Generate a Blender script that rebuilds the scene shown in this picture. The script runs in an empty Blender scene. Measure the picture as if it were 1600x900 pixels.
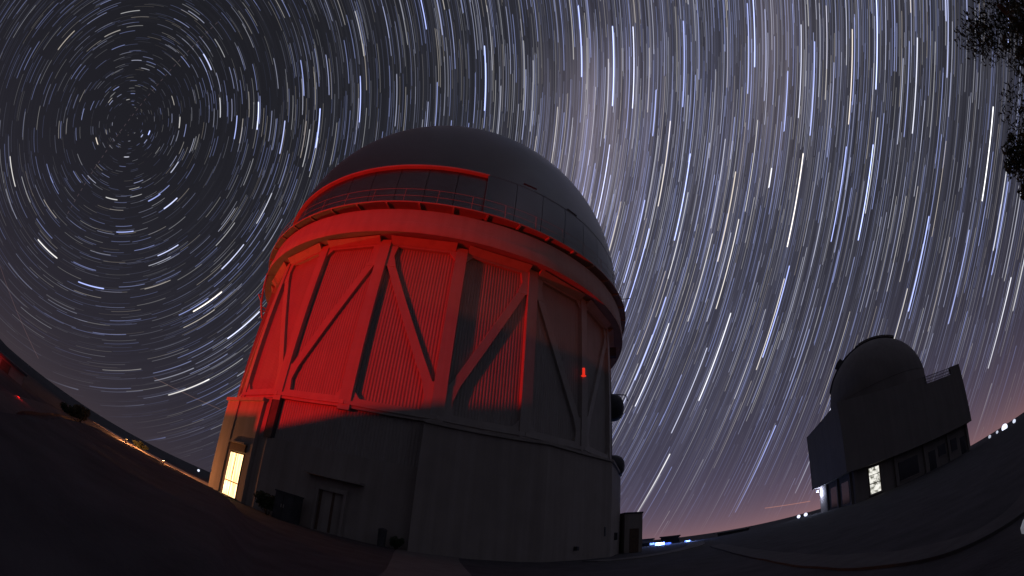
import bpy, bmesh, math, random
from mathutils import Matrix, Vector
random.seed(7)
sc = bpy.context.scene
COL = sc.collection
PI = math.pi
rad = math.radians
sin, cos = math.sin, math.cos

# ------------------------------------------------------------------ camera
CAMZ = 1.33
PITCH, ROLL = 0.685042, 0.0897190
FPX, CYPX = 697.65, 372.157            # fisheye focal length and principal row in a 1600 x 900 frame
cam = bpy.data.cameras.new('camera')
cam_o = bpy.data.objects.new('camera', cam)
COL.objects.link(cam_o)
_c, _s = cos(ROLL), sin(ROLL)
AX_R = Vector((_c, -_s*sin(PITCH), _s*cos(PITCH)))
AX_U = Vector((-_s, -_c*sin(PITCH), _c*cos(PITCH)))
AX_F = Vector((0, cos(PITCH), sin(PITCH)))
m4 = Matrix((AX_R, AX_U, -AX_F)).transposed().to_4x4()
m4.translation = (0, 0, CAMZ)
cam_o.matrix_world = m4
cam.type = 'PANO'
cam.panorama_type = 'FISHEYE_EQUISOLID'
cam.fisheye_lens = FPX/1600*36
cam.fisheye_fov = rad(200)
cam.sensor_fit = 'HORIZONTAL'
cam.sensor_width = 36
cam.shift_y = -(450-CYPX)/900
cam.clip_start = 0.05
cam.clip_end = 200000
sc.camera = cam_o
sc.view_settings.view_transform = 'Standard'
sc.view_settings.look = 'None'
sc.view_settings.exposure = 0.0
sc.view_settings.gamma = 1.0
sc.view_settings.use_curve_mapping = False
sc.render.engine = 'CYCLES'
sc.cycles.use_denoising = True
sc.cycles.max_bounces = 4
sc.cycles.diffuse_bounces = 2
sc.cycles.glossy_bounces = 2

def pix_dir(px, py):
    """Direction in the world of a point of the 1600 x 900 photograph (used to survey distances)."""
    dx, dy = px-800, -(py-CYPX)
    r = math.hypot(dx, dy)
    th = 2*math.asin(r/(2*FPX))
    k = sin(th)/max(r, 1e-6)
    return AX_R*(dx*k) + AX_U*(dy*k) + AX_F*cos(th)

def azv(az, d, z=0.0):
    return Vector((sin(rad(az))*d, cos(rad(az))*d, z))

# ------------------------------------------------------------------ night sky with star trails round the celestial pole
world = bpy.data.worlds.new('World')
sc.world = world
world.use_nodes = True
WT = world.node_tree
WT.nodes.clear()

class X:
    """A socket of the world shader with arithmetic."""
    def __init__(s, v): s.v = v
    def _b(a, op, b, c=None):
        n = WT.nodes.new('ShaderNodeMath'); n.operation = op
        for i, q in enumerate((a, b, c)):
            if q is None: continue
            if isinstance(q, X): WT.links.new(q.v, n.inputs[i])
            else: n.inputs[i].default_value = q
        return X(n.outputs[0])
    def __add__(a, b): return X._b(a, 'ADD', b)
    __radd__ = __add__
    def __sub__(a, b): return X._b(a, 'SUBTRACT', b)
    def __rsub__(a, b): return X._b(b, 'SUBTRACT', a)
    def __mul__(a, b): return X._b(a, 'MULTIPLY', b)
    __rmul__ = __mul__
    def __truediv__(a, b): return X._b(a, 'DIVIDE', b)
    def f(a, op, b=None): return X._b(a, op, b)
    def clamp(a):
        r = X._b(a, 'ADD', 0.0); r.v.node.use_clamp = True; return r
    def exp(a): return X._b(a, 'EXPONENT', None)
    def step(a, e0, e1): return ((a-e0)*(1.0/(e1-e0))).clamp()

tc = WT.nodes.new('ShaderNodeTexCoord')
DIR = tc.outputs['Generated']
def dotv(v):
    n = WT.nodes.new('ShaderNodeVectorMath'); n.operation = 'DOT_PRODUCT'
    WT.links.new(DIR, n.inputs[0]); n.inputs[1].default_value = v
    return X(n.outputs['Value'])
def col(r, g, b):
    n = WT.nodes.new('ShaderNodeCombineXYZ')
    for i, q in enumerate((r, g, b)):
        if isinstance(q, X): WT.links.new(q.v, n.inputs[i])
        else: n.inputs[i].default_value = q
    return n.outputs[0]
def vmul(a, k):
    n = WT.nodes.new('ShaderNodeVectorMath'); n.operation = 'SCALE'
    WT.links.new(a, n.inputs[0])
    if isinstance(k, X): WT.links.new(k.v, n.inputs['Scale'])
    else: n.inputs['Scale'].default_value = k
    return n.outputs[0]
def vadd(a, b):
    n = WT.nodes.new('ShaderNodeVectorMath'); n.operation = 'ADD'
    WT.links.new(a, n.inputs[0]); WT.links.new(b, n.inputs[1])
    return n.outputs[0]
def const(c):
    return col(*c)

POLE = pix_dir(201.8, 193.0).normalized()
E1 = POLE.cross(Vector((0, 0, 1))).normalized()
E2 = POLE.cross(E1)
cosT = dotv(POLE)
theta = cosT.f('ARCCOSINE')*(180/PI)
sinT = (1.0-cosT*cosT).f('MAXIMUM', 1e-5).f('SQRT')
HA = dotv(E2).f('ARCTAN2', dotv(E1))*(1/(2*PI))+0.5        # 0..1 turn
EL = dotv(Vector((0, 0, 1))).f('ARCSINE')*(180/PI)
# Milky Way: a great circle through two surveyed directions
mwa, mwb = pix_dir(1225, 40), pix_dir(985, 330)
MWN = mwa.cross(mwb).normalized()
mwd = dotv(MWN)
MW = (mwd*mwd*(-1/(2*0.17**2))).exp()
MWN2 = (mwd*mwd*(-1/(2*0.40**2))).exp()
pa = dotv(pix_dir(1500, 420))
RIGHT = dotv(pix_dir(1180, 260)).step(-0.1, 0.95)
DARKPOLE = theta.step(6, 55)
EXT = EL.step(-0.5, 16)                                     # stars fade in the thick air near the horizon

def white(v, dims, seed):
    n = WT.nodes.new('ShaderNodeTexWhiteNoise'); n.noise_dimensions = dims
    return n
def trails(w, cells, seed, dens, hw, b0, b1, power, arc=11.8, mwk=0.8):
    ringf = theta*(1/w)+seed*0.371
    ring = ringf.f('FLOOR')
    fr = ringf-ring
    n1 = white(None, '1D', 0); WT.links.new((ring*1.37+seed).v, n1.inputs['W'])
    h = (HA+X(n1.outputs['Value'])).f('FRACT')*float(cells)
    cell = h.f('FLOOR')
    along = (h-cell)*(360.0/cells)
    n2 = white(None, '3D', 0)
    WT.links.new(col(ring*1.13+seed*3.7, cell*1.71, seed*1.9), n2.inputs['Vector'])
    sp = WT.nodes.new('ShaderNodeSeparateColor'); WT.links.new(n2.outputs['Color'], sp.inputs[0])
    r1, r2, r3 = X(sp.outputs[0]), X(sp.outputs[1]), X(sp.outputs[2])
    r4 = X(n2.outputs['Value'])
    n3 = white(None, '2D', 0); WT.links.new(col(ring*2.31+seed, cell*0.77+7.7, 0.0), n3.inputs['Vector'])
    r5 = X(n3.outputs['Value'])
    start = r1*(360.0/cells-arc)
    a = along-start
    inside = (a*8.0*sinT).clamp()*((arc-a)*8.0*sinT).clamp()
    x = (fr-0.5-(r2-0.5)*(1-min(0.9, 2.4*hw/w)))*w          # degrees off the trail's middle
    across = ((hw-x.f('ABSOLUTE'))*(1/(0.7*hw))).clamp()
    d = (MW*mwk+(1-mwk*0.5))*dens
    here = r5.f('LESS_THAN', sinT.f('POWER', 0.62)*d)
    br = r3.f('POWER', power)*(b1-b0)+b0
    val = inside*across*here*br
    # star colours: blue, white, tan
    blue = r4.step(0.86, 0.34)
    tan = r4.step(0.84, 0.99)
    R = val*(1.0-blue*0.54)
    G = val*(1.0-blue*0.45-tan*0.13)
    B = val*(1.0+blue*0.10-tan*0.27)
    return col(R, G, B)

acc = None
for args in ((0.17, 18, 1.0, 0.98, 0.036, 0.014, 0.130, 2.2),
             (0.23, 17, 2.0, 0.98, 0.041, 0.018, 0.200, 2.4),
             (0.31, 18, 3.0, 0.95, 0.045, 0.035, 0.300, 2.6),
             (0.50, 19, 4.0, 0.90, 0.050, 0.090, 0.480, 2.4),
             (1.00, 18, 5.0, 0.76, 0.058, 0.140, 0.600, 2.2),
             (2.10, 17, 6.0, 0.66, 0.074, 0.320, 1.300, 1.7),
             (4.60, 19, 7.0, 0.44, 0.090, 0.700, 1.900, 1.5)):
    t = trails(*args)
    acc = t if acc is None else vadd(acc, t)
# unresolved stars: fine streaks along the circles of rotation
def streaks(kt, kh, seed, det):
    ang = HA*(2*PI)
    n = WT.nodes.new('ShaderNodeTexNoise'); n.noise_dimensions = '3D'
    n.inputs['Scale'].default_value = 1.0
    n.inputs['Detail'].default_value = det
    WT.links.new(col(theta*kt+seed, ang.f('COSINE')*kh, ang.f('SINE')*kh), n.inputs['Vector'])
    return X(n.outputs['Fac'])
fine = streaks(3.2, 2.2, 3.0, 3.0).step(0.40, 0.78)
fine2 = streaks(0.9, 1.8, 31.0, 3.0).step(0.36, 0.74)
dust = streaks(0.10, 2.2, 77.0, 3.0).step(0.35, 0.65)
star = vmul(acc, EXT*(RIGHT*0.30+0.95))
glow_amt = EXT*DARKPOLE*(0.007+0.012*RIGHT)*(0.20+fine*1.6)*(0.5+fine2)
star = vadd(star, vmul(const((0.86, 0.88, 1.18)), glow_amt))
def cloud(px, py, sig, near):                            # a star cloud, smeared along its circle
    c = pix_dir(px, py); t0 = math.degrees(c.angle(POLE))
    q = theta-t0
    return (q*q*(-1/(2*sig*sig))).exp()*dotv(c).step(near, 1.0)
star = vadd(star, vmul(const((0.022, 0.019, 0.027)), MW*EXT*(0.25+dust*0.9)*(0.55+fine*0.8)))
star = vadd(star, vmul(const((0.046, 0.041, 0.062)), cloud(955, 270, 7.0, 0.70)*EXT*(0.45+fine2*0.7)*(0.6+fine*0.6)))
star = vadd(star, vmul(const((0.130, 0.108, 0.128)), cloud(930, 225, 4.2, 0.962)*EXT*(0.5+fine2*0.6)*(0.6+fine*0.6)))
star = vadd(star, vmul(const((0.080, 0.064, 0.070)), cloud(1214, 110, 2.6, 0.955)*EXT*(0.5+fine2*0.6)*(0.6+fine*0.6)))
star = vadd(star, vmul(const((0.018, 0.018, 0.031)), cloud(1100, 480, 9.0, 0.70)*EXT*(0.45+fine2*0.7)))
# a passing aircraft and satellites, dashed by their lamps
def passing(p0, p1, c, w, dash):
    a, b = pix_dir(*p0), pix_dir(*p1)
    nrm = a.cross(b).normalized(); mid = (a+b).normalized()
    half = math.acos(max(-1, min(1, a.dot(mid))))
    line = (w-dotv(nrm).f('ABSOLUTE'))*(1/(0.6*w))
    keep = dotv(mid).f('GREATER_THAN', cos(half))
    v = line.clamp()*keep
    if dash:
        tdir = nrm.cross(mid)
        ph = (dotv(tdir)*dash).f('FRACT')
        v = v*ph.f('LESS_THAN', 0.45)
    return vmul(const(c), v)
for a in (((105, 335), (345, 30), (0.05, 0.035, 0.04), 0.0011, 75),
          ((1195, 794), (1266, 783), (0.22, 0.08, 0.03), 0.0011, 0),
          ((240, 590), (345, 640), (0.07, 0.04, 0.03), 0.0010, 0),
          ((0, 415), (60, 560), (0.05, 0.028, 0.025), 0.0010, 0)):
    star = vadd(star, passing(*a))
# night air: dark grey-blue overhead, violet low down, orange towns behind the horizon
low = (EL.f('MAXIMUM', 0.0)*(-1/12.0)).exp()
vlow = (EL.f('MAXIMUM', -2.0)*(-1/2.3)).exp()
mid_ = (EL.f('MAXIMUM', 0.0)*(-1/30.0)).exp()
azR = dotv(azv(33, 1)).step(0.40, 1.0)
azRR = dotv(azv(70, 1)).step(0.55, 1.0)
azL = dotv(azv(-66, 1)).step(0.72, 1.0)
sky = const((0.0098, 0.0102, 0.0132))
sky = vadd(sky, vmul(const((0.008, 0.0085, 0.0125)), RIGHT*DARKPOLE))
sky = vadd(sky, vmul(const((0.010, 0.009, 0.013)), mid_))
sky = vadd(sky, vmul(const((0.050, 0.041, 0.080)), low*azR))
sky = vadd(sky, vmul(const((0.088, 0.031, 0.004)), vlow*azR))
sky = vadd(sky, vmul(const((0.040, 0.015, 0.006)), (EL.f('MAXIMUM', -2.0)*(-1/4.5)).exp()*azRR))
sky = vadd(sky, vmul(const((0.014, 0.008, 0.002)), (EL.f('MAXIMUM', -2.0)*(-1/5.0)).exp()*azL))
sky = vadd(sky, vmul(const((0.010, 0.007, 0.015)), low))
nish = WT.nodes.new('ShaderNodeTexSky')
nish.sky_type = 'NISHITA'; nish.sun_disc = False
nish.sun_elevation = rad(-8); nish.sun_rotation = rad(33)
nish.altitude = 2200
tot = vadd(vadd(sky, star), vmul(nish.outputs[0], 0.05))
bg = WT.nodes.new('ShaderNodeBackground')
WT.links.new(tot, bg.inputs['Color']); bg.inputs['Strength'].default_value = 1.0
wo = WT.nodes.new('ShaderNodeOutputWorld')
WT.links.new(bg.outputs[0], wo.inputs['Surface'])
world.cycles.sampling_method = 'MANUAL'
world.cycles.sample_map_resolution = 256

# ------------------------------------------------------------------ materials
MATS = {}
def mat(name, c, rough=0.8, metal=0.0, var=0.15, scale=2.0, bump=0.0, bscale=20.0, emit=None, estr=0.0, stain=0.0, spec=0.3):
    if name in MATS: return MATS[name]
    m = bpy.data.materials.new(name); m.use_nodes = True
    nt = m.node_tree; b = nt.nodes['Principled BSDF']
    b.inputs['Roughness'].default_value = rough
    b.inputs['Metallic'].default_value = metal
    b.inputs['Specular IOR Level'].default_value = spec
    t = nt.nodes.new('ShaderNodeTexCoord')
    n = nt.nodes.new('ShaderNodeTexNoise'); n.inputs['Scale'].default_value = scale; n.inputs['Detail'].default_value = 6
    nt.links.new(t.outputs['Object'], n.inputs['Vector'])
    r = nt.nodes.new('ShaderNodeValToRGB')
    r.color_ramp.elements[0].position = 0.3; r.color_ramp.elements[1].position = 0.7
    r.color_ramp.elements[0].color = tuple(q*(1-var) for q in c)+(1,)
    r.color_ramp.elements[1].color = tuple(min(1, q*(1+var)) for q in c)+(1,)
    nt.links.new(n.outputs['Fac'], r.inputs[0])
    out = r.outputs[0]
    if stain > 0:                                    # rain streaks running down
        mp = nt.nodes.new('ShaderNodeMapping'); mp.inputs['Scale'].default_value = (1.3, 1.3, 0.06)
        nt.links.new(t.outputs['Object'], mp.inputs[0])
        n2 = nt.nodes.new('ShaderNodeTexNoise'); n2.inputs['Scale'].default_value = 1.6; n2.inputs['Detail'].default_value = 5
        nt.links.new(mp.outputs[0], n2.inputs['Vector'])
        r2 = nt.nodes.new('ShaderNodeValToRGB')
        r2.color_ramp.elements[0].position = 0.35; r2.color_ramp.elements[1].position = 0.62
        r2.color_ramp.elements[0].color = (1-stain, 1-stain*1.05, 1-stain*1.1, 1); r2.color_ramp.elements[1].color = (1, 1, 1, 1)
        nt.links.new(n2.outputs['Fac'], r2.inputs[0])
        mx = nt.nodes.new('ShaderNodeMix'); mx.data_type = 'RGBA'; mx.blend_type = 'MULTIPLY'
        mx.inputs[0].default_value = 1.0
        nt.links.new(out, mx.inputs[6]); nt.links.new(r2.outputs[0], mx.inputs[7])
        out = mx.outputs[2]
    nt.links.new(out, b.inputs['Base Color'])
    if bump > 0:
        n3 = nt.nodes.new('ShaderNodeTexNoise'); n3.inputs['Scale'].default_value = bscale; n3.inputs['Detail'].default_value = 5
        nt.links.new(t.outputs['Object'], n3.inputs['Vector'])
        bp = nt.nodes.new('ShaderNodeBump'); bp.inputs['Strength'].default_value = bump; bp.inputs['Distance'].default_value = 0.03
        nt.links.new(n3.outputs['Fac'], bp.inputs['Height']); nt.links.new(bp.outputs[0], b.inputs['Normal'])
    if emit:
        b.inputs['Emission Color'].default_value = tuple(emit)+(1,)
        b.inputs['Emission Strength'].default_value = estr
    MATS[name] = m
    return m
M_wall = mat('painted_concrete', (0.285, 0.250, 0.222), 0.85, var=0.07, scale=0.7, bump=0.25, bscale=9, stain=0.16)
M_steel = mat('painted_steel', (0.32, 0.285, 0.255), 0.6, var=0.05, scale=1.2, stain=0.10)
M_corr = mat('corrugated_sheet', (0.285, 0.255, 0.23), 0.6, var=0.05, scale=0.8, stain=0.10)
M_dome = mat('aluminium_skin', (0.20, 0.195, 0.19), 0.36, metal=1.0, var=0.05, scale=0.35)
M_lip = mat('lip_paint', (0.33, 0.31, 0.30), 0.7, var=0.08, scale=1.0)
M_dark = mat('dark_metal', (0.05, 0.05, 0.055), 0.6, var=0.2)
M_black = mat('dark_recess', (0.02, 0.02, 0.022), 0.7)
M_glass = mat('dark_glass', (0.02, 0.022, 0.026), 0.12, var=0.1, spec=0.5)
M_ground = mat('dirt_and_gravel', (0.052, 0.048, 0.051), 0.95, var=0.3, scale=1.1, bump=0.8, bscale=14)
M_path = mat('concrete_path', (0.13, 0.118, 0.11), 0.9, var=0.15, scale=1.5, bump=0.4, bscale=18, stain=0.0)
M_kerb = mat('concrete_kerb', (0.078, 0.071, 0.069), 0.9, var=0.2, scale=2.5, bump=0.4, bscale=18)
M_drive = mat('drive_concrete', (0.32, 0.29, 0.27), 0.9, var=0.2, scale=1.5, bump=0.4, bscale=18)
M_bark = mat('bark', (0.07, 0.05, 0.035), 0.95, var=0.3, scale=6, bump=0.8, bscale=15)
M_leaf = mat('leaves', (0.045, 0.06, 0.03), 0.7, var=0.4, scale=3)
M_shrub = mat('dry_shrub_leaves', (0.10, 0.09, 0.045), 0.8, var=0.4, scale=4)
M_white = mat('whitewash', (0.78, 0.78, 0.78), 0.9, var=0.12, scale=5, bump=0.4, bscale=12)
M_wall2 = mat('white_stucco', (0.225, 0.20, 0.185), 0.9, var=0.06, scale=0.5, bump=0.3, bscale=8, stain=0.10)
M_wood = mat('brown_door', (0.10, 0.06, 0.04), 0.6, var=0.2, scale=6)

# ------------------------------------------------------------------ mesh helpers
class MB:
    def __init__(s): s.v = []; s.f = []; s.m = []
    def add(s, vs, fs, mi=0):
        o = len(s.v); s.v += [tuple(q) for q in vs]
        for f in fs: s.f.append(tuple(o+i for i in f)); s.m.append(mi)
    def box(s, x0, x1, y0, y1, z0, z1, mi=0):
        s.add([(x0, y0, z0), (x1, y0, z0), (x1, y1, z0), (x0, y1, z0), (x0, y0, z1), (x1, y0, z1), (x1, y1, z1), (x0, y1, z1)],
              [(0, 3, 2, 1), (4, 5, 6, 7), (0, 1, 5, 4), (1, 2, 6, 5), (2, 3, 7, 6), (3, 0, 4, 7)], mi)
    def prism_xz(s, poly, y0, y1, mi=0):
        """A polygon in x-z pushed from y0 (front) to y1 (back)."""
        n = len(poly)
        vs = [(x, y0, z) for x, z in poly]+[(x, y1, z) for x, z in poly]
        s.add(vs, [tuple(range(n)), tuple(range(2*n-1, n-1, -1))]+[(i, i+n, (i+1) % n+n, (i+1) % n) for i in range(n)], mi)
    def prism_xy(s, poly, z0, z1, mi=0):
        n = len(poly)
        vs = [(x, y, z0) for x, y in poly]+[(x, y, z1) for x, y in poly]
        s.add(vs, [tuple(range(n-1, -1, -1)), tuple(range(n, 2*n))]+[(i, (i+1) % n, (i+1) % n+n, i+n) for i in range(n)], mi)
    def revolve(s, prof, n=120, a0=0.0, a1=360.0, mi=0, closed=False):
        """Profile of (r, z) swept about z; angle a measured as on the tower (0 looks to -y)."""
        full = abs(a1-a0-360) < 1e-6
        k = n if full else n+1
        vs = []
        for i in range(k):
            a = rad(a0+(a1-a0)*i/n)
            for r, z in prof: vs.append((r*sin(a), -r*cos(a), z))
        p = len(prof); fs = []
        for i in range(n):
            j = (i+1) % k
            for q in range(p if closed else p-1):
                q2 = (q+1) % p
                fs.append((i*p+q, j*p+q, j*p+q2, i*p+q2))
        if closed and not full:
            fs.append(tuple(range(p))[::-1]); fs.append(tuple((k-1)*p+q for q in range(p)))
        s.add(vs, fs, mi)
    def tube(s, pts, r, n=8, mi=0, r1=None):
        pts = [Vector(q) for q in pts]
        rings = []
        for i, q in enumerate(pts):
            t = (pts[min(i+1, len(pts)-1)]-pts[max(i-1, 0)]).normalized()
            u = t.orthogonal().normalized() if i == 0 else (u-t*u.dot(t)).normalized()
            w = t.cross(u)
            rr = r if r1 is None else r+(r1-r)*i/(len(pts)-1)
            rings.append([q+(u*cos(2*PI*k/n)+w*sin(2*PI*k/n))*rr for k in range(n)])
        vs = [v for g in rings for v in g]; fs = []
        for i in range(len(pts)-1):
            for k in range(n):
                fs.append((i*n+k, i*n+(k+1) % n, (i+1)*n+(k+1) % n, (i+1)*n+k))
        fs.append(tuple(range(n-1, -1, -1))); fs.append(tuple((len(pts)-1)*n+k for k in range(n)))
        s.add(vs, fs, mi)
    def mesh(s, name, mats, smooth=False):
        me = bpy.data.meshes.new(name)
        me.from_pydata(s.v, [], s.f)
        if not isinstance(mats, (list, tuple)): mats = [mats]
        for q in mats: me.materials.append(q)
        for p, i in zip(me.polygons, s.m): p.material_index = i; p.use_smooth = smooth
        bm = bmesh.new(); bm.from_mesh(me); bmesh.ops.recalc_face_normals(bm, faces=bm.faces); bm.to_mesh(me); bm.free()
        if smooth:
            try: me.set_sharp_from_angle(angle=rad(35))
            except Exception: pass
        me.update()
        return me
    def build(s, name, mats, parent=None, loc=(0, 0, 0), rz=0.0, smooth=False):
        return put(name, s.mesh(name, mats, smooth), parent, loc, rz)
def put(name, me, parent=None, loc=(0, 0, 0), rz=0.0):
    o = bpy.data.objects.new(name, me); COL.objects.link(o)
    o.parent = parent; o.location = loc; o.rotation_euler = (0, 0, rz)
    return o
def empty(name, loc, rz=0.0):
    o = bpy.data.objects.new(name, None); COL.objects.link(o)
    o.location = loc; o.rotation_euler = (0, 0, rz)
    return o
def tag(o, label, cat, group=None):
    o['label'] = label; o['category'] = cat
    if group: o['group'] = group
    return o
def structure(o): o['kind'] = 'structure'; return o

# ------------------------------------------------------------------ the summit: ground, bank, far ridges
def interp(tab, a):
    for (x0, y0), (x1, y1) in zip(tab, tab[1:]):
        if x0 <= a <= x1: return y0+(y1-y0)*(a-x0)/(x1-x0)
    return tab[0][1] if a < tab[0][0] else tab[-1][1]
def sm(a, b, x):
    t = max(0.0, min(1.0, (x-a)/(b-a))); return t*t*(3-2*t)
PLATEAU = [(-180, 90), (-110, 95), (-85, 70), (-66, 52), (-50, 50), (-36, 52), (-20, 60), (12, 58), (20, 58), (30, 64), (38, 80), (50, 92), (75, 80), (110, 90), (180, 90)]
RIDGE = [(-180, -1.2), (-100, -0.5), (-75, 0.15), (-66, -0.25), (-59, -0.85), (-55, -1.25), (-50, -1.4), (-45, -1.5), (-41, -1.25), (-39, -1.02), (-36, -1.45), (-30, -1.6), (0, -1.6), (18, -1.45), (30, -1.35), (45, -1.3), (66, -1.2), (80, -1.3), (130, -0.9), (180, -1.2)]
BANK = [(-95, 6.0), (-70, 5.6), (-63, 6.4), (-57, 9.5), (-54, 15.3), (-50, 22.5), (-45, 27.2), (-40, 26.2), (-36.6, 24.4), (-32, 19.5), (-29, 15.0)]
def wob(x, y):
    return (sin(x*0.9+1.3)*cos(y*1.1)+sin(x*0.37-y*0.53+2)+0.6*sin(x*2.3+y*1.9))*0.5
def ground_z(x, y):
    r = math.hypot(x, y); az = math.degrees(math.atan2(x, y))
    e = interp(PLATEAU, az)
    z = 0.0
    if r < e*1.5:
        z += 0.025*wob(x, y)*sm(1, 6, r)
    # slight rise towards the second telescope
    z += 0.43*math.exp(-((x-47)**2+(y-37)**2)/(2*22**2))
    # earth bank left of the camera
    if -95 < az < -27:
        d = interp(BANK, az)
        h = 0.5*sm(1.6, 5.0, r)*(1-sm(d-0.2, d+1.2, r))*sm(-27, -33, az)*sm(-95, -80, az)
        z += h
    if r > e:
        z -= 0.10*(r-e)*sm(0, 25, r-e) + max(0, r-e-120)*0.12
    z = max(z, -620)
    if r > 2500:
        zr = CAMZ+9000*math.tan(rad(interp(RIDGE, az)+0.05*sin(az*1.7)+0.035*sin(az*4.3+1)+0.02*sin(az*11.0)))
        k = math.exp(-((r-9000)/2200)**2)
        z = z+(zr-z)*k
    return z
g = MB()
radii = [0.0]+[0.5*1.055**i for i in range(230)]
radii = [q for q in radii if q < 90000]
NA = 480
vs = []
for r in radii:
    for k in range(NA):
        a = 2*PI*k/NA; x, y = r*sin(a), r*cos(a)
        vs.append((x, y, ground_z(x, y)))
fs = []
for i in range(len(radii)-1):
    for k in range(NA):
        k2 = (k+1) % NA
        if i == 0: fs.append((k, NA+k2, NA+k)) if k else fs.append((0, NA+1, NA))
        else: fs.append((i*NA+k, i*NA+k2, (i+1)*NA+k2, (i+1)*NA+k))
g.add(vs, fs)
structure(g.build('ground', M_ground, smooth=True))

def ribbon(name, pts, w0, h, m, w1=None):
    """A kerb or path laid along points on the ground: top and sides."""
    b = MB(); n = len(pts); vs = []
    for i, (x, y) in enumerate(pts):
        x0, y0 = pts[max(i-1, 0)]; x1, y1 = pts[min(i+1, n-1)]
        tx, ty = x1-x0, y1-y0; l = math.hypot(tx, ty); nx, ny = -ty/l, tx/l
        w = w0 if w1 is None else w0+(w1-w0)*i/(n-1)
        for sgn in (-1, 1):
            px, py = x+nx*w/2*sgn, y+ny*w/2*sgn
            z = ground_z(px, py)
            vs += [(px, py, z-0.25), (px, py, z+h)]
    for i in range(n-1):
        a, c = i*4, i*4+4
        b.add([vs[a], vs[a+1], vs[a+3], vs[a+2], vs[c], vs[c+1], vs[c+3], vs[c+2]],
              [(1, 2, 6, 5), (0, 1, 5, 4), (2, 3, 7, 6)])
    return structure(b.build(name, m))
def spline(ctrl, n):
    out = []
    P = [ctrl[0]]+list(ctrl)+[ctrl[-1]]
    for i in range(1, len(P)-2):
        for k in range(n):
            t = k/n
            out.append(tuple(0.5*((2*P[i][j])+(-P[i-1][j]+P[i+1][j])*t+(2*P[i-1][j]-5*P[i][j]+4*P[i+1][j]-P[i+2][j])*t*t+(-P[i-1][j]+3*P[i][j]-3*P[i+1][j]+P[i+2][j])*t**3) for j in range(2)))
    out.append(ctrl[-1]); return out
ribbon('footpath', spline([(-1.0, 8.2), (-1.15, 11.0), (-1.75, 15.5), (-2.3, 19.5), (-2.7, 23.2)], 10), 1.9, 0.03, M_path, 3.0)
ribbon('kerb', spline([(15.0, 5.2), (9.5, 3.3), (6.7, 2.5), (5.5, 3.0), (5.55, 4.4), (6.3, 6.8), (8.1, 11.3), (12.2, 21.5), (15.0, 28.0)], 14), 0.62, 0.05, M_kerb, 0.9)
ribbon('service_road', spline([(5.6, 24.6), (9.5, 26.5), (15.5, 32.8), (21.0, 44.0)], 12), 1.5, 0.05, M_path)
ribbon('road', spline([(-14.5, 24.4), (-20.0, 29.2), (-27.0, 33.0), (-34.0, 34.2), (-38.0, 32.5)], 14), 4.2, 0.06, M_drive)
ribbon('road_edge', spline([(-7.2, 3.4), (-10.6, 5.6), (-14.5, 8.9), (-19.0, 13.0), (-22.5, 17.0)], 10), 0.9, 0.10, M_kerb)

# ------------------------------------------------------------------ the great observatory
U = 16.0
TC = Vector((-0.3822*U, 2.3894*U, 0))
def Z(z): return z*U+CAMZ
AP = U*cos(rad(9))              # distance of a facet's middle from the axis
HB = U*sin(rad(9))              # half a bay
obs = tag(empty('observatory', TC), 'huge domed telescope building with red-lit lattice drum, beside the lit glass doorway', 'observatory')
bays = [2+18*k for k in range(20)]
posts = [-7+18*k for k in range(20)]
zP0, zP1 = Z(0.400), Z(1.045)
# corrugated sheets behind the frame, one to a bay
def corrugated(z0, z1, y, pitch=0.185, depth=0.022):
    b = MB(); n = int(2*HB/pitch); vs = []
    xs = []
    for i in range(n):
        x = -HB+2*HB*i/n; w = 2*HB/n
        xs += [(x, 0), (x+w*0.30, 0), (x+w*0.5, depth), (x+w*0.80, depth)]
    xs.append((HB, 0))
    for x, d in xs: vs += [(x, -(y+d), z0), (x, -(y+d), z1)]
    b.add(vs, [(2*i, 2*i+2, 2*i+3, 2*i+1) for i in range(len(xs)-1)])
    return b
me = corrugated(Z(0.37), Z(1.06), AP-0.21).mesh('corrugated_panel', M_corr)
for a in bays: put('corrugated_panel', me, obs, rz=rad(a))
me = corrugated(Z(0.20), Z(0.366), AP-0.20).mesh('lower_panel', M_corr)
for a in bays: put('lower_panel', me, obs, rz=rad(a))
# posts
b = MB(); b.box(-0.36, 0.36, -(U+0.05), -(U-0.40), Z(0.352), Z(1.072)); me = b.mesh('post', M_steel)
for a in posts: put('post', me, obs, rz=rad(a))
# chords
b = MB()
b.prism_xz([(-HB, Z(0.362)), (HB, Z(0.362)), (HB, zP0), (-HB, zP0)], -(AP+0.03), -(AP-0.30)); mb = b.mesh('bottom_chord', M_steel)
b = MB(); b.box(-HB, HB, -(AP+0.10), -(AP-0.2), Z(0.372), Z(0.386)); ml = b.mesh('chord_flange', M_steel)
b = MB()
vs = [(-HB, zP1), (HB, zP1), (HB, Z(1.055)), (-HB, Z(1.055))]
b.prism_xz(vs, -(AP+0.02), -(AP-0.30)); mt = b.mesh('top_chord', M_steel)
b = MB()
y0, y1 = -(AP+0.03), -(AP+0.50)
w0, w1 = HB*(AP+0.03)/AP, HB*(AP+0.5)/AP
b.add([(-w0+0.4, y0, Z(1.055)), (w0-0.4, y0, Z(1.055)), (w1-0.4, y1, Z(1.076)), (-w1+0.4, y1, Z(1.076)), (-w0+0.4, y0, Z(1.077)), (w0-0.4, y0, Z(1.077))],
      [(0, 1, 2, 3), (3, 2, 5, 4), (0, 3, 4), (1, 5, 2), (0, 4, 5, 1)]); mv = b.mesh('bevelled_flange', M_steel)
for a in bays:
    put('bottom_chord', mb, obs, rz=rad(a)); c = put('top_chord', mt, obs, rz=rad(a))
    o = put('bevelled_flange', mv, c); 
    put('chord_flange', ml, obs, rz=rad(a))
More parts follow.
